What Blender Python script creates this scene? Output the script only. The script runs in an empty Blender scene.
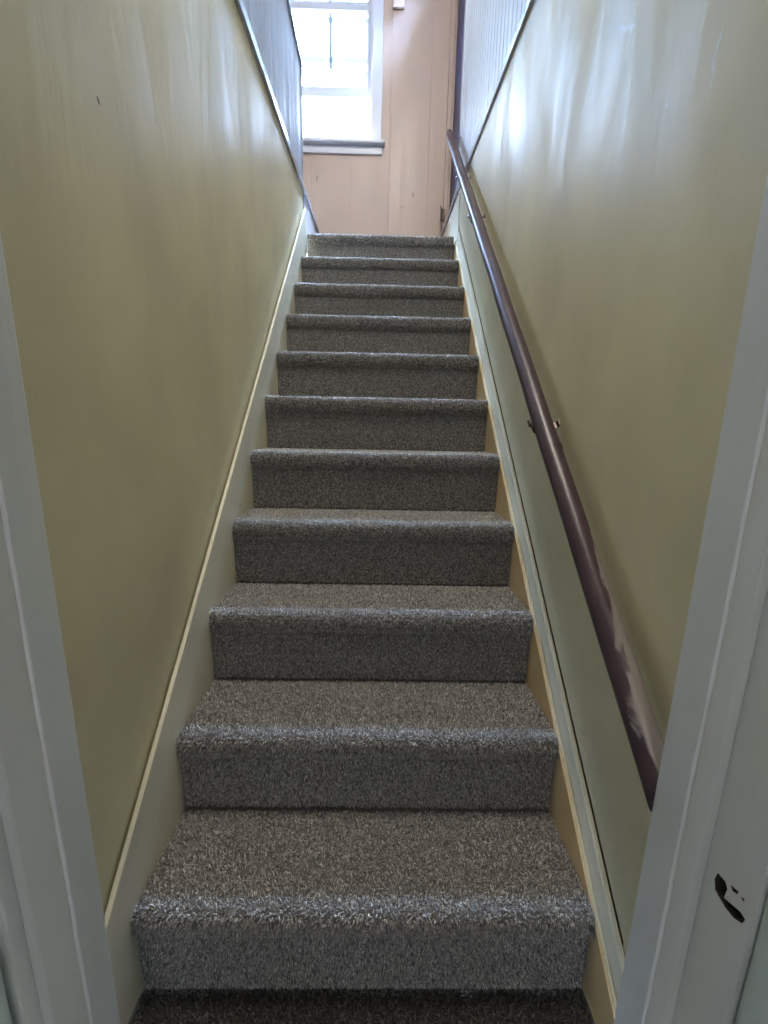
import bpy, bmesh, math, random
import numpy as np
from mathutils import Vector, Matrix
random.seed(4)
scn = bpy.context.scene
col = scn.collection
PI = math.pi

# ------------------------------------------------------------------ materials
def mat(name, color, rough=.5, metallic=0., spec=.5):
    m = bpy.data.materials.new(name); m.use_nodes = True
    b = m.node_tree.nodes['Principled BSDF']
    b.inputs['Base Color'].default_value = (*color, 1)
    b.inputs['Roughness'].default_value = rough
    b.inputs['Metallic'].default_value = metallic
    b.inputs['Specular IOR Level'].default_value = spec
    return m
def N(m, t, **kw):
    n = m.node_tree.nodes.new(t)
    for k, v in kw.items():
        if hasattr(n, k) and k not in ('Scale',): setattr(n, k, v)
        else: n.inputs[k].default_value = v
    return n
def L(m, a, ao, b, bi): m.node_tree.links.new(a.outputs[ao], b.inputs[bi])
def bsdf(m): return m.node_tree.nodes['Principled BSDF']
def coords(m, scale=(1,1,1), loc=(0,0,0)):
    tc = N(m, 'ShaderNodeTexCoord'); mp = N(m, 'ShaderNodeMapping')
    mp.inputs['Scale'].default_value = scale; mp.inputs['Location'].default_value = loc
    L(m, tc, 'Object', mp, 'Vector'); return mp
def mixrgb(m, fac, a, b):
    mx = N(m, 'ShaderNodeMix', data_type='RGBA')
    if isinstance(fac, tuple): L(m, fac[0], fac[1], mx, 0)
    else: mx.inputs[0].default_value = fac
    for idx, v in ((6, a), (7, b)):
        if isinstance(v, tuple) and hasattr(v[0], 'outputs'): m.node_tree.links.new(v[0].outputs[v[1]], mx.inputs[idx])
        else: mx.inputs[idx].default_value = (*v, 1)
    return mx
def ramp(m, src, out, stops, interp='LINEAR'):
    r = N(m, 'ShaderNodeValToRGB'); cr = r.color_ramp; cr.interpolation = interp
    while len(cr.elements) < len(stops): cr.elements.new(.5)
    for e, (p, c) in zip(cr.elements, stops):
        e.position = p; e.color = (*c, 1) if len(c) == 3 else c
    L(m, src, out, r, 'Fac'); return r
def marks(m, prev, spots, color, warp=.004):
    """small chips / scuffs: ellipses (centre, radii, tilt in the y-z plane or x-z plane)"""
    tc = N(m, 'ShaderNodeTexCoord'); ns = N(m, 'ShaderNodeTexNoise'); ns.inputs['Scale'].default_value = 90
    L(m, tc, 'Object', ns, 'Vector')
    sub = N(m, 'ShaderNodeVectorMath', operation='SUBTRACT'); L(m, ns, 'Color', sub, 0); sub.inputs[1].default_value = (.5,)*3
    scl = N(m, 'ShaderNodeVectorMath', operation='SCALE'); L(m, sub, 0, scl, 0); scl.inputs['Scale'].default_value = warp
    add = N(m, 'ShaderNodeVectorMath', operation='ADD'); L(m, tc, 'Object', add, 0); L(m, scl, 0, add, 1)
    cur = prev
    for c, rad, rot, strength in spots:
        mp = N(m, 'ShaderNodeMapping', vector_type='TEXTURE')
        mp.inputs['Location'].default_value = c; mp.inputs['Rotation'].default_value = rot
        mp.inputs['Scale'].default_value = rad
        L(m, add, 0, mp, 'Vector')
        ln = N(m, 'ShaderNodeVectorMath', operation='LENGTH'); L(m, mp, 0, ln, 0)
        mr = N(m, 'ShaderNodeMapRange'); mr.inputs['From Min'].default_value = 1.; mr.inputs['From Max'].default_value = .6
        mr.inputs['To Max'].default_value = strength
        L(m, ln, 'Value', mr, 'Value')
        cur = (mixrgb(m, (mr, 'Result'), cur, color), 2)
    return cur

def wall_paint(name, color, rough, wave=.5, fine=.08, blotch=.12, vertical=(1.,5.,1.4), spots=(), light_spots=()):
    m = mat(name, color, rough)
    b = bsdf(m)
    mp = coords(m, (3, 3, 2)); n1 = N(m, 'ShaderNodeTexNoise'); n1.inputs['Scale'].default_value = 1.3; n1.inputs['Detail'].default_value = 5
    L(m, mp, 0, n1, 'Vector')
    dark = tuple(c*(1-blotch) for c in color); lite = tuple(min(1, c*(1+blotch*.7)) for c in color)
    r = ramp(m, n1, 'Fac', [(.3, dark), (.7, lite)])
    cur = (r, 'Color')
    if spots: cur = marks(m, cur, spots, (.02, .018, .015), .004)
    if light_spots: cur = marks(m, cur, light_spots, (.75, .78, .8), .02)
    m.node_tree.links.new(cur[0].outputs[cur[1]], b.inputs['Base Color'])
    # trowel waves running down the wall, plus a fine roller texture
    mp2 = coords(m, vertical); n2 = N(m, 'ShaderNodeTexNoise'); n2.inputs['Scale'].default_value = 1.6; n2.inputs['Detail'].default_value = 3.5; n2.inputs['Distortion'].default_value = .6
    L(m, mp2, 0, n2, 'Vector')
    bp = N(m, 'ShaderNodeBump'); bp.inputs['Strength'].default_value = wave; bp.inputs['Distance'].default_value = .012
    L(m, n2, 'Fac', bp, 'Height')
    mp3 = coords(m, (1,1,1)); n3 = N(m, 'ShaderNodeTexNoise'); n3.inputs['Scale'].default_value = 140; n3.inputs['Detail'].default_value = 2
    L(m, mp3, 0, n3, 'Vector')
    bp2 = N(m, 'ShaderNodeBump'); bp2.inputs['Strength'].default_value = fine; bp2.inputs['Distance'].default_value = .002
    L(m, n3, 'Fac', bp2, 'Height'); L(m, bp, 0, bp2, 'Normal'); L(m, bp2, 0, b, 'Normal')
    rr = ramp(m, n2, 'Fac', [(.3, (rough*.85,)*3), (.7, (min(1, rough*1.25),)*3)]); L(m, rr, 'Color', b, 'Roughness')
    return m

YEL = (.645, .585, .37)
M = {}
M['wall_l'] = wall_paint('yellow_wall_left', YEL, .47, .22, .08,
    spots=[((-.46, .775, 1.587), (.02, .0028, .007), (.5, 0, 0), 1.)])
M['wall_r'] = wall_paint('yellow_wall_right', YEL, .47, .22, .08,
    spots=[((.445, .751, .452), (.02, .005, .002), (.6, 0, 0), .45), ((.445, .531, .219), (.02, .0015, .003), (0, 0, 0), .7), ((.445, .60, .40), (.02, .0015, .0015), (0, 0, 0), .5), ((.445, 1.3, .95), (.02, .003, .002), (0, 0, 0), .4)],
    light_spots=[((.445, .655, 1.575), (.02, .0035, .045), (.08, 0, 0), .7), ((.445, .752, 1.597), (.02, .0025, .024), (0, 0, 0), .45),
                 ((.445, .91, 1.815), (.02, .004, .05), (-.9, 0, 0), .45), ((.445, 1.06, 1.80), (.02, .005, .05), (.5, 0, 0), .35),
                 ((.445, .881, 1.70), (.02, .003, .015), (.9, 0, 0), .5)])
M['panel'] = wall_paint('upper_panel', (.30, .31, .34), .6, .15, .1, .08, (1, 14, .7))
M['panel_r'] = wall_paint('upper_panel_right_sky_sheen', (.50, .54, .62), .42, .12, .08, .08, (1, 14, .7))  # same paint as the left panels, blued and lightened for reflected sky
M['tan'] = wall_paint('stringer_warm_bounce', (.74, .58, .34), .5, .2, .1, .1)  # warm bounce light is mixed into this tan
M['skirt'] = wall_paint('skirt_paint', (.70, .655, .50), .42, .25, .15, .14)
M['jamb'] = wall_paint('jamb_paint', (.72, .74, .71), .38, .2, .12, .07, (4, 12, 1.6),
    spots=[((-.385, .4615, 1.005), (.02, .0022, .022), (0, 0, 0), .8), ((.385, .433, .64), (.02, .002, .002), (0, 0, 0), .5)])
M['casing'] = wall_paint('casing_paint', (.64, .72, .68), .4, .25, .3, .07)
M['trim'] = wall_paint('trim_paint', (.36, .38, .45), .22, .1, .1, .06)
M['white_trim'] = wall_paint('window_paint', (.60, .62, .70), .35, .1, .1, .05)
M['peach'] = wall_paint('peach_panel', (.50, .38, .32), .42, .2, .1, .07, (9, 1, .5),
    spots=[((-.487, 3.4, 2.868), (.007, .05, .026), (0, .12, 0), .6), ((.218, 3.4, 2.776), (.006, .05, .018), (0, 0, 0), .55), ((.139, 3.4, 2.696), (.004, .05, .012), (0, 0, 0), .5)])
M['ceiling'] = wall_paint('ceiling_paint', (.66, .70, .76), .7, .1, .2, .03)
M['hall'] = wall_paint('hall_paint', (.50, .56, .66), .6, .1, .2, .05)
M['navy'] = mat('navy_door', (.022, .026, .10), .4)
M['metal'] = mat('dark_metal', (.09, .07, .065), .4, .7)
M['gap'] = mat('brown_gap', (.22, .12, .05), .8)
M['gap_dark'] = mat('dark_backing', (.03, .028, .027), .9)
M['bar'] = mat('backlit_grey_bar', (.16, .18, .22), .5)  # grey darkened for the backlit look of muntin and bars
M['bead'] = mat('bead_highlight', (.92, .93, .93), .35)  # white stands in for light caught on the bead
M['dark'] = mat('dark_gap', (.03, .025, .02), .8)
M['plastic'] = mat('pale_plastic', (.72, .62, .56), .4)
M['wood_floor'] = wall_paint('brown_floor', (.2, .13, .08), .4, .1, .1, .3, (1, 8, 1))

# painted wooden rail, worn to a pale pinkish grey at its lower end
def rail_mat():
    m = mat('burgundy_rail', (.085, .045, .045), .36)
    b = bsdf(m)
    tc = N(m, 'ShaderNodeTexCoord'); sp = N(m, 'ShaderNodeSeparateXYZ'); L(m, tc, 'Object', sp, 0)
    ns = N(m, 'ShaderNodeTexNoise'); ns.inputs['Scale'].default_value = 1.; ns.inputs['Detail'].default_value = 6; ns.inputs['Distortion'].default_value = .8
    mp = coords(m, (28, 28, 11)); L(m, mp, 0, ns, 'Vector')
    # local z runs up the rail from its lower end; local x points to the wall, local y is the upper side
    a = N(m, 'ShaderNodeMapRange'); a.inputs['From Min'].default_value = .56; a.inputs['From Max'].default_value = .22; a.inputs['To Min'].default_value = -.42; a.inputs['To Max'].default_value = .30
    L(m, sp, 'Z', a, 'Value')
    ad = N(m, 'ShaderNodeMath', operation='ADD'); L(m, ns, 'Fac', ad, 0); L(m, a, 'Result', ad, 1)
    xx = N(m, 'ShaderNodeMath', operation='MULTIPLY_ADD'); L(m, sp, 'X', xx, 0); xx.inputs[1].default_value = 20.; L(m, ad, 0, xx, 2)
    r = ramp(m, xx, 0, [(.50, (0,0,0)), (.60, (1,1,1))])
    n2 = N(m, 'ShaderNodeTexNoise'); n2.inputs['Scale'].default_value = 9; n2.inputs['Detail'].default_value = 4; L(m, tc, 'Object', n2, 'Vector')
    base = ramp(m, n2, 'Fac', [(.3, (.035, .021, .028)), (.7, (.075, .044, .052))])
    mx = mixrgb(m, (r, 'Color'), (base, 'Color'), (.25, .22, .20))
    L(m, mx, 2, b, 'Base Color')
    bp = N(m, 'ShaderNodeBump'); bp.inputs['Strength'].default_value = .4; bp.inputs['Distance'].default_value = .002; L(m, ns, 'Fac', bp, 'Height'); L(m, bp, 0, b, 'Normal')
    return m
M['rail'] = rail_mat()

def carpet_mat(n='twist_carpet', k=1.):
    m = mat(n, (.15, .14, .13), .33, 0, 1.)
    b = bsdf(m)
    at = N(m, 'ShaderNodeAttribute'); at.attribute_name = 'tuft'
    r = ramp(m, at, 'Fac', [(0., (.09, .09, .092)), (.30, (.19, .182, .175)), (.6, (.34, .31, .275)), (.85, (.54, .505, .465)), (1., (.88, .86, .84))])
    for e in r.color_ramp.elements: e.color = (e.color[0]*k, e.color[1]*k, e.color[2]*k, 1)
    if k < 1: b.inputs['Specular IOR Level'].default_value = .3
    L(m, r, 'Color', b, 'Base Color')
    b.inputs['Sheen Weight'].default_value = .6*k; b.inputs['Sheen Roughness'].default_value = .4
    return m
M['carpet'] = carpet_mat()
M['dark_carpet'] = carpet_mat('darker_carpet', .22)  # stair carpet ramp scaled darker for the floor pile
M['backing'] = mat('carpet_backing', (.16, .15, .14), .9)

def glass_mat():
    m = bpy.data.materials.new('window_glass'); m.use_nodes = True; nt = m.node_tree
    nt.nodes.remove(nt.nodes['Principled BSDF']); out = nt.nodes['Material Output']
    t = nt.nodes.new('ShaderNodeBsdfTransparent'); g = nt.nodes.new('ShaderNodeBsdfGlossy'); g.inputs['Roughness'].default_value = .02
    t.inputs['Color'].default_value = (.93, .97, .98, 1)
    f = nt.nodes.new('ShaderNodeFresnel'); f.inputs['IOR'].default_value = 1.45; mx = nt.nodes.new('ShaderNodeMixShader')
    nt.links.new(f.outputs[0], mx.inputs[0]); nt.links.new(t.outputs[0], mx.inputs[1]); nt.links.new(g.outputs[0], mx.inputs[2]); nt.links.new(mx.outputs[0], out.inputs[0])
    return m
M['glass'] = glass_mat()
def lamp_mat(n, c, e):
    m = mat(n, (.9, .9, .85), .4); b = bsdf(m)
    b.inputs['Emission Color'].default_value = (*c, 1); b.inputs['Emission Strength'].default_value = e
    return m
FILL_LOW, FILL_UP = 14., 24.
M['lamp'] = lamp_mat('fill_lamp_glass', (1., .95, .86), FILL_LOW)
M['fill_lamp_up'] = lamp_mat('fill_lamp_glass_warm', (1., .90, .74), FILL_UP)

# ------------------------------------------------------------------ mesh helpers
def tag(o, label=None, cat=None, group=None, kind=None):
    for k, v in (('label', label), ('category', cat), ('group', group), ('kind', kind)):
        if v: o[k] = v
    return o
def obj(name, bm, m, parent=None, smooth=False, bevel=0, loc=None):
    if isinstance(bm, bmesh.types.BMesh):
        bmesh.ops.recalc_face_normals(bm, faces=bm.faces)
        me = bpy.data.meshes.new(name); bm.to_mesh(me); bm.free()
    else: me = bm
    if m and not me.materials: me.materials.append(m)
    o = bpy.data.objects.new(name, me); col.objects.link(o)
    if smooth:
        for p in me.polygons: p.use_smooth = True
    if parent: o.parent = parent
    if loc: o.location = loc
    if bevel:
        b = o.modifiers.new('bevel', 'BEVEL'); b.width = bevel; b.segments = 2; b.limit_method = 'ANGLE'; b.angle_limit = .6
    return o
def empty(name, loc=(0,0,0)):
    o = bpy.data.objects.new(name, None); col.objects.link(o); o.location = loc; return o
def box(bm, x0, x1, y0, y1, z0, z1):
    r = bmesh.ops.create_cube(bm, size=1)
    for v in r['verts']:
        v.co = Vector(((x0+x1)/2 + v.co.x*(x1-x0), (y0+y1)/2 + v.co.y*(y1-y0), (z0+z1)/2 + v.co.z*(z1-z0)))
    return bm
def B(*a): return box(bmesh.new(), *a)
def prism(bm, pts, axis, a, b):
    """extrude a polygon along an axis: axis x -> pts are (y,z); axis y -> pts are (x,z)"""
    def P(p, t): return Vector((t, p[0], p[1])) if axis == 'x' else Vector((p[0], t, p[1]))
    va = [bm.verts.new(P(p, a)) for p in pts]; vb = [bm.verts.new(P(p, b)) for p in pts]
    bm.faces.new(va); bm.faces.new(vb[::-1]); n = len(pts)
    for i in range(n): bm.faces.new((va[i], vb[i], vb[(i+1) % n], va[(i+1) % n]))
    return bm
def tube(bm, path, rad, seg=14, cap=True):
    path = [Vector(p) for p in path]; rings = []
    rads = rad if isinstance(rad, (list, tuple)) else [rad]*len(path)
    up = None
    for i, p in enumerate(path):
        t = (path[min(i+1, len(path)-1)] - path[max(i-1, 0)]).normalized()
        if up is None: up = t.orthogonal().normalized()
        s = (up - t*up.dot(t)).normalized(); up = s; q = t.cross(s)
        rings.append([bm.verts.new(p + (s*math.cos(2*PI*k/seg) + q*math.sin(2*PI*k/seg))*rads[i]) for k in range(seg)])
    for a, b in zip(rings, rings[1:]):
        for k in range(seg): bm.faces.new((a[k], a[(k+1) % seg], b[(k+1) % seg], b[k]))
    if cap: bm.faces.new(rings[0][::-1]); bm.faces.new(rings[-1])
    return bm

# ------------------------------------------------------------------ measures (metres)
Y1, RUN, RISE, NST = .580, .2066, .2, 11
XL, XR = -.443, .420                    # carpet edges
WL, WR = -.460, .445                    # wall faces
YD = .463                               # stair side of the doorway wall
YE = 2.63                               # end of the stair side walls
YF = 3.40                               # far wall
ZT = 2.36                               # upper floor level at the trim
LAND = NST*RISE                         # landing level 2.2
ZC = 4.75
nose = lambda y: RISE + (y-Y1)/RUN*RISE  # line through the nosings
S = 'structure'

# ------------------------------------------------------------------ carpeted stairs
def tuft_mesh(name, paths, width, spacing, length, thick, seed, lean=(0, 0)):
    """short twisted yarn tufts standing on a swept profile.  paths: list of ((y,z),(y,z)) segments with the normal on the left"""
    rng = np.random.default_rng(seed)
    P = []; Nn = []; T = []
    for (y0, z0), (y1, z1) in zip(paths[:-1], paths[1:]):
        d = np.array([y1-y0, z1-z0]); ln = np.linalg.norm(d); d /= ln
        cnt = max(1, int(round(ln*width/spacing**2)))
        s = rng.random(cnt)*ln; x = rng.random(cnt)*width
        P.append(np.stack([x, y0+d[0]*s, z0+d[1]*s], 1))
        Nn.append(np.tile([0, d[1], -d[0]], (cnt, 1))); T.append(np.tile([0, d[0], d[1]], (cnt, 1)))
    P = np.concatenate(P); Nn = np.concatenate(Nn); T = np.concatenate(T); n = len(P)
    X = np.tile([1., 0, 0], (n, 1))
    def jit(s): return X*rng.normal(0, s, (n, 1)) + T*rng.normal(0, s, (n, 1))
    ll = length*rng.uniform(.75, 1.15, (n, 1))
    d1 = Nn + jit(.35) + T*lean[0]; d1 /= np.linalg.norm(d1, axis=1, keepdims=True)
    d2 = d1 + jit(.55) + T*lean[1]; d2 /= np.linalg.norm(d2, axis=1, keepdims=True)
    c0 = P; c1 = P + d1*ll*.55; c2 = c1 + d2*ll*.45
    ang = rng.random(n)*2*PI; w = thick*rng.uniform(.8, 1.25, (n, 1))
    V = []
    for c, k, tw in ((c0, .9, 0), (c1, 1.1, .5), (c2, .55, 1.0)):
        for j in range(3):
            a = ang + tw + j*2*PI/3
            V.append(c + (X*np.cos(a)[:, None] + np.cross(Nn, X)*np.sin(a)[:, None])*w*k)
    V = np.stack(V, 1)                                   # n,9,3
    V[:, :, 0] = np.clip(V[:, :, 0], .001, width-.001)
    base = (np.arange(n)*9)[:, None]
    q = []
    for r in (0, 3):
        for j in range(3): q.append([r+j, r+(j+1) % 3, r+3+(j+1) % 3, r+3+j])
    Q = (base[:, :, None] + np.array(q)[None]).reshape(-1, 4)
    Tt = (base + np.array([[6, 7, 8]])).reshape(-1, 3)
    me = bpy.data.meshes.new(name); nv = n*9
    # backing surface under the pile
    yz = np.array(paths); k = len(yz)
    BV = np.concatenate([np.stack([np.zeros(k), yz[:, 0], yz[:, 1]], 1), np.stack([np.full(k, width), yz[:, 0], yz[:, 1]], 1)])
    BQ = np.array([[nv+i, nv+i+1, nv+k+i+1, nv+k+i] for i in range(k-1)])
    allV = np.concatenate([V.reshape(-1, 3), BV])
    me.vertices.add(len(allV)); me.vertices.foreach_set('co', allV.ravel())
    loops = np.concatenate([Q.ravel(), Tt.ravel(), BQ.ravel()])
    tot = np.concatenate([np.full(len(Q), 4), np.full(len(Tt), 3), np.full(len(BQ), 4)])
    me.loops.add(len(loops)); me.loops.foreach_set('vertex_index', loops)
    me.polygons.add(len(tot)); me.polygons.foreach_set('loop_start', np.concatenate([[0], np.cumsum(tot)[:-1]]))
    me.polygons.foreach_set('loop_total', tot)
    me.polygons.foreach_set('material_index', np.concatenate([np.zeros(len(Q)+len(Tt), int), np.ones(len(BQ), int)]))
    me.update(calc_edges=True); me.validate()
    at = me.attributes.new('tuft', 'FLOAT', 'POINT')
    at.data.foreach_set('value', np.concatenate([np.repeat(rng.random(n), 9), np.zeros(len(BV))]))
    me.materials.append(M['carpet']); me.materials.append(M['backing'])
    return me

W = XR-XL
hgt = .008
# profile in (y, z) from the back of the tread, over the rolled nosing, tucked back under it; (0,0) = front top of the nosing
def inset(pts): return pts
tread_path = [(RUN+.010, -hgt), (.026, -hgt), (.017, -.0100), (.0115, -.0150), (.0085, -.022), (.0078, -.032), (.0085, -.044), (.012, -.052), (.0185, -.0565)]
riser_path = [(.0185, -.0560), (.0185, -RISE+.002)]
tm = [tuft_mesh('tread', tread_path, W, .0030, .0082, .0012, 10+i, (.0, .15)) for i in range(3)]
rm = [tuft_mesh('riser', riser_path, W, .0029, .0052, .0011, 20+i, (.5, .6)) for i in range(3)]
stairs = empty('staircase', (0, Y1, 0))
tag(stairs, 'straight flight of stairs in grey-brown speckled carpet between two painted walls', 'staircase')
for i in range(NST):
    y = i*RUN; z = (i+1)*RISE
    if i < NST-1:
        t = obj('tread', tm[i % 3], None, stairs, loc=(XL, y, z))
    else:
        lm = tuft_mesh('tread', [(.18, -hgt)] + tread_path[1:], W, .0045, .0095, .0014, 40, (0, .15))
        t = obj('tread', lm, None, stairs, loc=(XL, y, z))
    r = obj('riser', rm[i % 3], None, stairs, loc=(XL, y, z))

# solid timber carcass under the carpet
pts = [(.0275, 0.)]
for i in range(NST):
    y = i*RUN; z = (i+1)*RISE
    pts += [(y+.0275, z-.012)] if i == 0 else [(y+.0275, z-RISE-.012), (y+.0275, z-.012)]
pts += [(10*RUN+.18, NST*RISE-.012), (10*RUN+.18, 0.)]
obj('carcass', prism(bmesh.new(), pts, 'x', XL+.001, XR-.001), M['backing'], stairs)

# left skirt board: stands .12 above the nosing line; right: low inner stringer and a taller board behind
def skirt(x0, x1, dh0, dh1, parent, name='skirt_board', lab=None, ys=(YD+.001, YE), m='skirt', bevel=.002):
    ya, yb = ys
    pts = [(ya-Y1, 0.0), (ya-Y1, max(0.02, nose(ya)+dh0))]
    pts += [(yb-Y1, nose(yb)+dh1), (yb-Y1, nose(yb)-.55)]
    pts += [(Y1+.25-Y1, 0.0)]
    o = obj(name, prism(bmesh.new(), pts, 'x', x0, x1), M[m], parent, bevel=bevel)
    if lab: o['label'] = lab
    return o
skirt(-.4535, XL-.0005, .098, .128, stairs, lab='cream painted sloping skirt board on the left wall')
skirt(XR+.0005, .4245, -.037, -.033, stairs, 'inner_stringer', lab='inner stringer on the right, warm bounce light mixed into its colour', m='tan', bevel=0)
skirt(.4247, .4315, -.034, -.030, stairs, 'stringer_edge', lab='whitish top edge of the right inner stringer')
skirt(.432, .4435, .030, .044, stairs, lab='cream painted skirt board on the right wall with a dark crack above it')

# ------------------------------------------------------------------ side walls of the stairwell
o = obj('wall_left', prism(bmesh.new(), [(YD, 0), (YD, ZT-.012), (YE, ZT+.028), (YE, 0)], 'x', WL, WL-.09), M['wall_l']); tag(o, kind=S)
# right: painted slab whose sloping lower edge leaves a narrow crack over the skirt board, on a solid backing
crk = .0045
bm = bmesh.new()
prism(bm, [(YD, 0), (YD, ZT-.06), (2.93, ZT+.11), (2.93, nose(2.70)+.052+crk), (2.70, nose(2.70)+.046+crk), (.545, nose(.545)+.030+crk), (.545, 0)], 'x', WR, WR+.014)
o = obj('wall_right', bm, M['wall_r']); tag(o, kind=S)
bm = bmesh.new()
o = obj('wall_right_inner', B(WR+.014, WR+.09, YD, 2.93, 0, 2.47), M['gap']); tag(o, kind=S)
# sealed crack at the very foot of the skirt board is part of the slab above

# upper panelling
def grooved(name, x, sgn, ya, yb, zlo, zhi, pitch, gw, gd, m):
    """vertical boards with V grooves on the stair side of a wall; zlo(y), zhi(y)"""
    ys = [ya]; xs = [x]
    y = ya + pitch*.6
    while y < yb-.02:
        ys += [y-gw/2, y, y+gw/2]; xs += [x, x+sgn*gd, x]; y += pitch
    ys.append(yb); xs.append(x)
    bm = bmesh.new(); xb = x+sgn*.075
    lo = [bm.verts.new((a, b, zlo(b))) for a, b in zip(xs, ys)]; hi = [bm.verts.new((a, b, zhi(b))) for a, b in zip(xs, ys)]
    lob = [bm.verts.new((xb, b, zlo(b))) for b in ys]; hib = [bm.verts.new((xb, b, zhi(b))) for b in ys]
    for i in range(len(ys)-1):
        bm.faces.new((lo[i], lo[i+1], hi[i+1], hi[i])); bm.faces.new((lob[i+1], lob[i], hib[i], hib[i+1]))
        bm.faces.new((hi[i], hi[i+1], hib[i+1], hib[i])); bm.faces.new((lo[i+1], lo[i], lob[i], lob[i+1]))
    bm.faces.new((lo[0], hi[0], hib[0], lob[0])); bm.faces.new((lo[-1], lob[-1], hib[-1], hi[-1]))
    return obj(name, bm, m)
tl = lambda y: 2.338 + (y-1.5)*.045      # left trim line
tr = lambda y: 2.355 + (y-1.5)*.082      # right trim line
PT = 2.985
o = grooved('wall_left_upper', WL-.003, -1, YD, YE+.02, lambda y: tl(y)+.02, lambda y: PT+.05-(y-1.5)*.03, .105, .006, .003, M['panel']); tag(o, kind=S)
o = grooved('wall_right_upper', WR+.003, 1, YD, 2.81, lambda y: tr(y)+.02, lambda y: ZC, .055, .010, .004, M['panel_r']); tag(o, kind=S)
# horizontal trims where the lower walls meet the panelling
def trim(name, x0, x1, f, ya, yb, h, m='trim', bevel=.003):
    o = obj(name, prism(bmesh.new(), [(ya, f(ya)), (yb, f(yb)), (yb, f(yb)+h), (ya, f(ya)+h)], 'x', x0, x1), M[m], bevel=bevel)
    return tag(o, kind=S)
trim('trim_1', WL-.01, WL+.013, tl, YD, YE+.022, .034)
trim('trim_2', WR+.01, WR-.011, tr, YD, 2.72, .028)
# cap along the top of the low guard wall
pc = lambda y: PT+.05-(y-1.5)*.03
trim('trim_3', WL-.095, WL+.008, pc, YD, YE+.03, .022)
# end post of the guard wall
o = obj('trim_4', B(WL-.085, WL+.002, YE+.0225, YE+.036, 2.2, pc(YE)), M['panel'], bevel=.002); tag(o, kind=S)

# ------------------------------------------------------------------ landing and upper hall
o = obj('floor_landing', B(XL-.005, .50, Y1+10*RUN+.182, YF, 2.0, LAND), M['wood_floor']); tag(o, kind=S)
o = obj('floor_upper', B(-3.2, WL-.012, YE+.04, YF, 2.12, ZT+.02), M['wood_floor']); tag(o, kind=S)
o = obj('floor_upper_side', B(-3.2, WL-.092, YD, YE+.04, 2.12, ZT+.02), M['wood_floor']); tag(o, kind=S)
lc = lambda y: 2.392 + (y-2.67)*.03
o = obj('trim_5', prism(bmesh.new(), [(YE+.037, LAND-.1), (YE+.037, lc(YE)), (YF-.001, lc(YF)), (YF-.001, LAND-.1)], 'x', WL+.006, WL-.012), M['white_trim']); tag(o, kind=S)
trim('trim_6', WL-.03, WL+.016, lambda y: lc(y)+.001, YE+.037, YF-.001, .022)
# right landing: baseboard and its cap, then the wall with the navy door above
rc = lambda y: 2.462 + (y-2.9)*.05
o = obj('baseboard_right', prism(bmesh.new(), [(2.66, 2.2), (2.66, rc(2.66)-.03), (2.73, rc(2.73)-.012), (YF-.001, rc(YF)), (YF-.001, 2.2)], 'x', WR-.004, WR+.055), M['skirt']); tag(o, kind=S)
trim('trim_7', WR-.013, WR+.052, lambda y: rc(y)+.0, 2.74, YF-.001, .020)
bm = bmesh.new()
box(bm, WR+.003, WR+.078, 2.810, 2.842, rc(2.93)+.02, ZC)
o = obj('wall_right_end', bm, M['panel'], bevel=.002); tag(o, kind=S)
o = obj('wall_right_far', B(WR+.003, WR+.2, YF-.012, YF+.0, 2.49, ZC), M['peach']); tag(o, kind=S)
door = empty('door_1', (.50, 3.17, 2.5)); tag(door, kind=S)
def rel(bm, o):
    bmesh.ops.translate(bm, verts=bm.verts, vec=-Vector(o.location)); return bm
obj('door_leaf', rel(B(.4855, .532, 2.845, 3.385, 2.545, 4.45), door), M['navy'], door, bevel=.002)
bm = rel(B(WR-.006, WR+.022, 3.335, YF-.013, rc(3.36)+.02, 4.55), door)
obj('casing', bm, M['peach'], door, bevel=.003)
obj('jamb', rel(B(WR+.023, .4845, 3.36, YF-.013, rc(3.36)+.02, 4.55), door), M['peach'], door)
obj('threshold', rel(B(WR+.004, .56, 2.843, YF-.013, rc(3.)+.016, 2.545), door), M['skirt'], door)
# small dark hinge plate at the foot of the casing
bm = bmesh.new()
prism(bm, [(0, 0), (.030, .002), (.030, .078), (.008, .084), (0, .105), (-.004, .104)], 'y', 0, .006)
bmesh.ops.translate(bm, verts=bm.verts, vec=(.418, 3.325, 2.575))
tube(bm, [(.424, 3.322, 2.578), (.424, 3.322, 2.655)], .006, 10)
h = obj('hinge', rel(bm, door), M['metal'], door, bevel=.001); h['label'] = 'small dark metal hinge plate at the foot of the casing'
# side wall beyond the door opening closes the hall
o = obj('wall_right_back', B(.56, .60, 2.93, YF+.1, 2.2, ZC), M['hall']); tag(o, kind=S)

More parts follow.
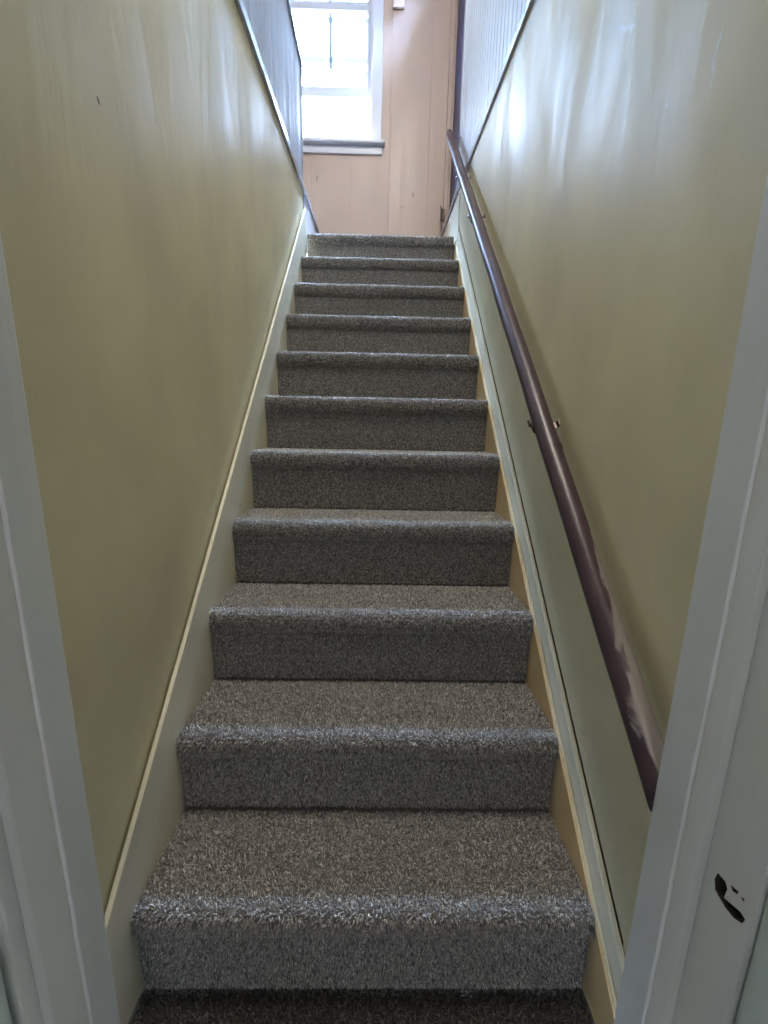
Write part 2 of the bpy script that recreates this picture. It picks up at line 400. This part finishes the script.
# far wall of vertical boards with the window opening
WX0, WX1, WZ0, WZ1 = -.705, -.092, 3.085, 4.33
gx = [-.83, -.54, -.25, .04, .326]
def far_piece(bm, x0, x1, z0, z1):
    xs = [x0]; ys = [YF]
    for g in gx:
        if x0+.01 < g < x1-.01:
            xs += [g-.003, g, g+.003]; ys += [YF, YF+.0015, YF]
    xs.append(x1); ys.append(YF)
    lo = [bm.verts.new((a, b, z0)) for a, b in zip(xs, ys)]; hi = [bm.verts.new((a, b, z1)) for a, b in zip(xs, ys)]
    lob = [bm.verts.new((a, YF+.12, z0)) for a in xs]; hib = [bm.verts.new((a, YF+.12, z1)) for a in xs]
    for i in range(len(xs)-1):
        bm.faces.new((lo[i], lo[i+1], hi[i+1], hi[i])); bm.faces.new((lob[i+1], lob[i], hib[i], hib[i+1]))
        bm.faces.new((hi[i], hi[i+1], hib[i+1], hib[i])); bm.faces.new((lo[i+1], lo[i], lob[i], lob[i+1]))
    bm.faces.new((lo[0], hi[0], hib[0], lob[0])); bm.faces.new((lo[-1], lob[-1], hib[-1], hi[-1]))
bm = bmesh.new()
far_piece(bm, WX1, .56, 2.1, ZC); far_piece(bm, WX0, WX1, 2.1, WZ0); far_piece(bm, WX0, WX1, WZ1, ZC)
far_piece(bm, -3.2, WX0, 2.1, ZC)
o = obj('wall_far', bm, M['peach']); tag(o, kind=S)

def window(name, x0, x1, z0, z1):
    w = empty(name, ((x0+x1)/2, YF+.03, z0)); tag(w, kind=S)
    def p(n, bm, m='white_trim', bevel=.002): return obj(n, rel(bm, w), M[m], w, bevel=bevel)
    t = .072
    bm = bmesh.new()       # casing boards on the wall face
    box(bm, x0-t, x0+.004, YF-.018, YF-.001, z0, z1+t); box(bm, x1-.004, x1+t, YF-.018, YF-.001, z0, z1+t); box(bm, x0+.004, x1-.004, YF-.018, YF-.001, z1, z1+t)
    p('casing', bm, bevel=.004)
    p('stool', B(x0-t-.02, x1+t+.024, YF-.05, YF+.115, z0-.012, z0+.010), bevel=.004)
    p('apron', B(x0-t+.004, x1+t+.006, YF-.016, YF-.001, z0-.066, z0-.0125), bevel=.005)
    bm = bmesh.new()       # frame lining the opening
    box(bm, x0, x0+.012, YF, YF+.12, z0+.011, z1); box(bm, x1-.012, x1, YF, YF+.12, z0+.011, z1); box(bm, x0+.013, x1-.013, YF, YF+.12, z1-.012, z1)
    p('window_frame', bm, bevel=.001)
    a, b = x0+.013, x1-.013; xm = (a+b)/2 + .009
    # upper sash, outer track
    zs = 3.575
    us = bmesh.new()
    box(us, a, a+.022, YF+.075, YF+.10, zs-.035, z1-.013); box(us, b-.022, b, YF+.075, YF+.10, zs-.035, z1-.013)
    box(us, a+.022, b-.022, YF+.075, YF+.10, zs-.035, zs+.015); box(us, a+.022, b-.022, YF+.075, YF+.10, z1-.06, z1-.013)
    u = p('upper_sash', us)
    g = p('glass', B(a+.021, b-.021, YF+.086, YF+.089, zs+.014, z1-.05), 'glass', 0)
    ms = bmesh.new(); box(ms, xm-.011, xm+.011, YF+.066, YF+.0855, zs+.016, z1-.061)
    box(ms, a+.023, xm-.0115, YF+.074, YF+.0855, 3.97, 3.985); box(ms, xm+.0115, b-.023, YF+.074, YF+.0855, 3.97, 3.985)
    p('muntin', ms, 'bar', bevel=.0015)
    # lower sash, raised, inner track
    zl = 3.395; zt = 4.10
    ls = bmesh.new()
    box(ls, a, a+.026, YF+.035, YF+.065, zl, zt); box(ls, b-.026, b, YF+.035, YF+.065, zl, zt)
    box(ls, a+.026, b-.026, YF+.035, YF+.065, zl, zl+.062); box(ls, a+.026, b-.026, YF+.035, YF+.065, 3.905, 3.945)
    box(ls, a+.026, b-.026, YF+.035, YF+.065, zt-.04, zt)
    p('lower_sash', ls, bevel=.003)
    p('glass', B(a+.025, b-.025, YF+.049, YF+.052, zl+.055, zt-.035), 'glass', 0)
    # screen track bars seen through the glass
    bars = bmesh.new(); box(bars, a, b, YF+.103, YF+.112, 3.886, 3.918); box(bars, a, b, YF+.103, YF+.112, 3.650, 3.684)
    p('screen_bar', bars, 'bar', bevel=.001)
    for zz in (zl+.062,):
        lift = tube(bmesh.new(), [(a+.07, YF+.027, zl+.05), (a+.10, YF+.022, zl+.052), (a+.13, YF+.027, zl+.05)], .005, 8)
        p('sash_lift', lift, 'metal', 0)
    return w
window('window_1', WX0, WX1, WZ0, WZ1)

# small pale box high on the far wall
bm = B(-.038, .038, -.022, 0, 0, .115)
wb = obj('wall_box', bm, M['plastic'], bevel=.004, loc=(.081, YF-.001, 3.884)); tag(wb, 'small pale pinkish box mounted high on the peach far wall right of the window', 'wall box')

# structure below the landing and the upper floor
o = obj('wall_back', B(-1.0, 1.0, YF+.001-.02, YF+.10, -.1, 2.12), M['hall']); tag(o, kind=S)
o = obj('floor_under', B(-1.0, 1.0, .6, YF+.1, -.2, -.125), M['backing']); tag(o, kind=S)
# upper hall shell
def wallbox(name, *a, m='hall'): return tag(obj(name, B(*a), M[m]), kind=S)
wallbox('wall_left_hall', -3.3, -3.2, YD, YF+.12, 2.1, ZC)
wallbox('ceiling', -3.3, .6, YD-.17, YF+.12, ZC, ZC+.1, m='ceiling')

# ------------------------------------------------------------------ doorway at the foot of the stairs
JX = .385; YJ0 = .335
wallbox('wall_front_left', -3.3, -.4605, YJ0-.005, YD-.001, 0, ZC)
wallbox('wall_front_right', .4605, 1.6, YJ0-.005, YD-.001, 0, ZC)
wallbox('wall_front_top', -.46, .46, YJ0-.005, YD-.001, 2.06, ZC)
d2 = empty('door_2', (0, .4, 0)); tag(d2, kind=S)
bm = B(-.46, -JX, YJ0, YD, 0, 2.03)
obj('jamb', rel(bm, d2), M['jamb'], d2, bevel=.003)
# right jamb with the torn-out latch mortise cut into it
bm = B(JX, .46, YJ0-.02, YD, 0, 2.03)
jr = obj('jamb', rel(bm, d2), M['jamb'], d2)
cuts = [[(0.359, 0.602), (0.349, 0.603), (0.3455, 0.598), (0.347, 0.584), (0.338, 0.588), (0.328, 0.5925), (0.322, 0.591), (0.324, 0.583), (0.333, 0.577), (0.343, 0.576), (0.352, 0.578), (0.358, 0.58), (0.361, 0.591)],
        [(0.343, 0.6075), (0.338, 0.609), (0.334, 0.6105), (0.335, 0.606), (0.340, 0.603)],
        [(0.331, 0.6085), (0.327, 0.6105), (0.3275, 0.6065)]]
cb = bmesh.new()
for c, dep in zip(cuts, (.02, .004, .003)): prism(cb, c, 'x', JX-.01, JX+dep)
cut = obj('cutter', rel(cb, d2), M['dark'], d2)
jr.data.materials.append(M['dark'])
md = jr.modifiers.new('cut', 'BOOLEAN'); md.operation = 'DIFFERENCE'; md.object = cut; md.solver = 'EXACT'
bpy.context.view_layer.update()
dg = bpy.context.evaluated_depsgraph_get()
nm = bpy.data.meshes.new_from_object(jr.evaluated_get(dg))
jr.modifiers.clear(); jr.data = nm
bpy.data.objects.remove(cut)
jr['label'] = 'right door jamb with a torn dark latch hole'
# door stops nailed to the jambs, slightly uneven, plus a paint bead with its highlight in the colour
for s in (-1, 1):
    y0, y1 = (.352, .399) if s < 0 else (.372, .399)
    bm = B(min(s*JX, s*(JX-.012)), max(s*JX, s*(JX-.012)), y0, y1, 0, 2.018)
    st = obj('door_stop', rel(bm, d2), M['jamb'], d2, bevel=.0025)
    path = [(s*(JX-.0125) + random.uniform(-.0004, .0004), y1+.0005+random.uniform(-.0005, .0005), .02+k*.0285) for k in range(70)]
    bd = tube(bmesh.new(), path, [.0017+random.random()*.0009 for _ in path], 6)
    b_ = obj('paint_bead', rel(bd, d2), M['bead'], d2, smooth=True); b_['label'] = 'raised bead of paint, caught highlight put into its white colour'
bm = B(-JX+.0005, JX-.0005, YJ0, YD, 2.031, 2.058); obj('head_jamb', rel(bm, d2), M['jamb'], d2)
bm = bmesh.new(); box(bm, -.49, -JX-.004, .300, .3295, 0, 2.1); obj('casing', rel(bm, d2), M['casing'], d2, bevel=.006)
bm = bmesh.new(); box(bm, JX+.004, .49, .285, .3145, 0, 2.1); obj('casing', rel(bm, d2), M['casing'], d2, bevel=.006)
bm = bmesh.new(); box(bm, -.49, .49, .300, .3295, 2.101, 2.19); obj('casing', rel(bm, d2), M['casing'], d2, bevel=.006)

# carpeted floor at the foot of the stairs, and the lower hall behind the camera
o = obj('floor', B(-1.6, 1.6, -2.6, .62, -.12, -.010), M['backing']); tag(o, kind=S)
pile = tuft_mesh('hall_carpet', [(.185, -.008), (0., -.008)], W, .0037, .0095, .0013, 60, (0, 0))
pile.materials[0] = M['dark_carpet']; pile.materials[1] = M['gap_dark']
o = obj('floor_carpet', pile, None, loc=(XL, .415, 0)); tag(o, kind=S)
wallbox('wall_hall_left', -1.7, -1.6, -2.6, .33, 0, 2.4)
wallbox('wall_hall_right', 1.6, 1.7, -2.6, .33, 0, 2.4)
wallbox('wall_hall_back', -1.7, 1.7, -2.7, -2.6, 0, 2.4)
wallbox('ceiling_hall', -1.7, 1.7, -2.7, .329, 2.4, 2.5, m='ceiling')
def fill_lamp(loc, lab, m, drop=0, rad=.15):
    cl = empty('fill_lamp', loc); tag(cl, lab, 'ceiling light')
    bm = bmesh.new(); bmesh.ops.create_cone(bm, cap_ends=True, segments=32, radius1=.17, radius2=.17, depth=.025); bmesh.ops.translate(bm, verts=bm.verts, vec=(0,0,-.0135)); obj('base', bm, M['metal'], cl)
    if drop: obj('rod', tube(bmesh.new(), [(0, 0, -.027), (0, 0, -drop)], .008, 10), M['metal'], cl)
    bm = bmesh.new(); bmesh.ops.create_uvsphere(bm, u_segments=40, v_segments=16, radius=rad)
    bmesh.ops.delete(bm, geom=[v for v in bm.verts if v.co.z > .01], context='VERTS')
    for v in bm.verts: v.co.z = v.co.z*.5 - .030 - drop
    cp = bmesh.new(); bmesh.ops.create_cone(cp, cap_ends=True, segments=40, radius1=rad+.012, radius2=rad-.02, depth=.02); bmesh.ops.translate(cp, verts=cp.verts, vec=(0, 0, -.017-drop)); obj('cap', cp, M['metal'], cl)
    obj('fill_lamp_shade', bm, m, cl, smooth=True)
fill_lamp((0, -1.0, 2.4), 'added round flush fill lamp in the lower hall, out of view', M['lamp'])  # invented lamp behind the camera, lights jambs and lower risers
fill_lamp((-.02, .84, ZC), 'added wide bowl fill lamp on a rod above the stairwell, out of view', M['fill_lamp_up'], .25, .30)  # invented warm fill for stair walls and treads, never in view

# ------------------------------------------------------------------ handrail
A = Vector((.399, .400, .5315)); Bp = Vector((.399, 2.93, 2.8833))
d = (Bp-A); ln = d.length
hr = empty('handrail', A); tag(hr, 'dark burgundy round wooden handrail sloping up the right wall, paint worn at its lower end', 'handrail')
zax = d.normalized(); xax = Vector((1, 0, 0)); yax = zax.cross(xax)
hr.rotation_euler = Matrix((xax, yax, zax)).transposed().to_euler()
bm = bmesh.new(); R = .0228; n = 64
tube(bm, [(math.sin(k*.7)*.0006, math.cos(k*.5)*.0006, ln*k/n) for k in range(n+1)], [R*.9] + [R]*(n-1) + [R*.86], 28)
# the lower end is cut off plumb where it meets the back of the doorway wall
nrm = Matrix((xax, yax, zax)) @ Vector((0, 1, 0))
bmesh.ops.bisect_plane(bm, geom=bm.verts[:]+bm.edges[:]+bm.faces[:], plane_co=Matrix((xax, yax, zax)) @ (Vector((0, YD+.0015, 0))-Vector((0, A.y, 0))), plane_no=nrm, clear_inner=True)
bmesh.ops.holes_fill(bm, edges=[e for e in bm.edges if e.is_boundary])
obj('rail', bm, M['rail'], hr, smooth=True)
inv = Matrix((xax, yax, zax))
def bracket(t):
    """strap under the rail with curled ends and an arm to a round plate on the wall (local coordinates, z along the rail)"""
    br = bmesh.new()
    pts = []
    for k in range(15):
        a = math.radians(200 + k*10)   # around the under side
        pts.append((math.cos(a)*(R+.002), math.sin(a)*(R+.002)))
    # flat strap swept around the rail, 16 mm wide along z
    pts = [(-R-.0105, .0045), (-R-.0125, .0005), (-R-.0085, -.0015), (-R-.004, -.004)] + pts[1:] + [(R+.004, -.003), (R+.010, -.001), (R+.0125, .004), (R+.0115, .009)]
    pts = [(x, -y) for x, y in pts]
    va = []
    for off in (0, .0025):
        for zz in (-.009, .009):
            row = []
            for (x, y) in pts:
                rr = math.hypot(x, y); k = (rr+off)/rr
                row.append(br.verts.new((x*k, y*k, t+zz)))
            va.append(row)
    m_ = len(pts)
    for i in range(m_-1):
        br.faces.new((va[0][i], va[0][i+1], va[1][i+1], va[1][i])); br.faces.new((va[2][i+1], va[2][i], va[3][i], va[3][i+1]))
        br.faces.new((va[0][i+1], va[0][i], va[2][i], va[2][i+1])); br.faces.new((va[1][i], va[1][i+1], va[3][i+1], va[3][i]))
    for i in (0, m_-1): br.faces.new([va[k][i] for k in ((0, 1, 3, 2) if i == 0 else (2, 3, 1, 0))])
    s = obj('bracket', br, M['metal'], hr)
    # arm: down from the strap and into the wall, in world directions turned to local
    dn = inv @ Vector((0, 0, -1)); c = Vector((0, 0, t))
    wx = WR - A.x
    p0 = c + Vector((0, R+.003, 0)); p1 = c + dn*.048 + Vector((.006, 0, 0)); p2 = c + dn*.062 + Vector((.022, 0, 0)); p3 = c + dn*.064 + Vector((wx-.003, 0, 0))
    am = tube(bmesh.new(), [p0, p0*.35+p1*.65, p1, p2, p3], .0055, 10)
    obj('arm', am, M['metal'], s, smooth=True)
    pm = tube(bmesh.new(), [p3 + Vector((-.003, 0, 0)), p3 + Vector((.0025, 0, 0))], .021, 20)
    obj('wall_plate', pm, M['metal'], s)
    sc = tube(bmesh.new(), [(-R-.0085, -.001, t-.004), (-R-.0125, -.002, t-.004)], .0052, 10)
    obj('screw', sc, M['metal'], s)
for t in ((1.01-A.y)/zax.y, (1.96-A.y)/zax.y, (2.33-A.y)/zax.y): bracket(t)

# ------------------------------------------------------------------ light: overcast daylight through the window; two added fill lamps stand above
w = bpy.data.worlds.new('World'); scn.world = w; w.use_nodes = True
nt = w.node_tree; bg = nt.nodes['Background']; bg.inputs['Strength'].default_value = SKY = 760.
tc = nt.nodes.new('ShaderNodeTexCoord'); sx = nt.nodes.new('ShaderNodeSeparateXYZ'); rp = nt.nodes.new('ShaderNodeValToRGB')
nt.links.new(tc.outputs['Generated'], sx.inputs[0]); nt.links.new(sx.outputs['Z'], rp.inputs['Fac']); nt.links.new(rp.outputs['Color'], bg.inputs['Color'])
# overcast sky, brightest high up; dull ground and roofs towards the horizon
cr = rp.color_ramp
for p_, c_ in ((.0, (.01, .011, .011)), (.40, (.012, .015, .018)), (.62, (.014, .021, .036)), (.70, (.035, .055, .095)), (.76, (.43, .65, 1.))): e = cr.elements.new(p_); e.color = (*c_, 1)
cr.elements[0].color = (.02, .022, .022, 1); cr.elements[-1].color = (.43, .66, 1., 1); cr.elements[-1].position = .85
def portal(loc, rot, sx, sy):
    l = bpy.data.lights.new('window_portal', 'AREA'); l.shape = 'RECTANGLE'; l.size = sx; l.size_y = sy; l.cycles.is_portal = True
    o = bpy.data.objects.new('window_portal', l); col.objects.link(o); o.location = loc; o.rotation_euler = rot
portal(((WX0+WX1)/2, YF+.14, 3.71), (-PI/2, 0, 0), .62, 1.25)

# ------------------------------------------------------------------ camera
cam = bpy.data.cameras.new('Camera'); co = bpy.data.objects.new('Camera', cam); col.objects.link(co); scn.camera = co
r = Vector((0.999763, -0.01065513, 0.01898466)); u = Vector((-0.01647227, 0.19993572, 0.97967054)); f = Vector((0.01423423, 0.97975108, -0.19971282))
mw = Matrix.Identity(4)
for i in range(3): mw[i][0] = r[i]; mw[i][1] = u[i]; mw[i][2] = -f[i]
mw[0][3], mw[1][3], mw[2][3] = 0, 0, 1.0792
co.matrix_world = mw
cam.sensor_fit = 'VERTICAL'; cam.sensor_height = 24; cam.lens = 406.08/1024*24; cam.clip_start = .01

vs = scn.view_settings; vs.view_transform = 'Standard'; vs.look = 'None'; vs.gamma = 1; vs.use_curve_mapping = False
vs.exposure = 1.3
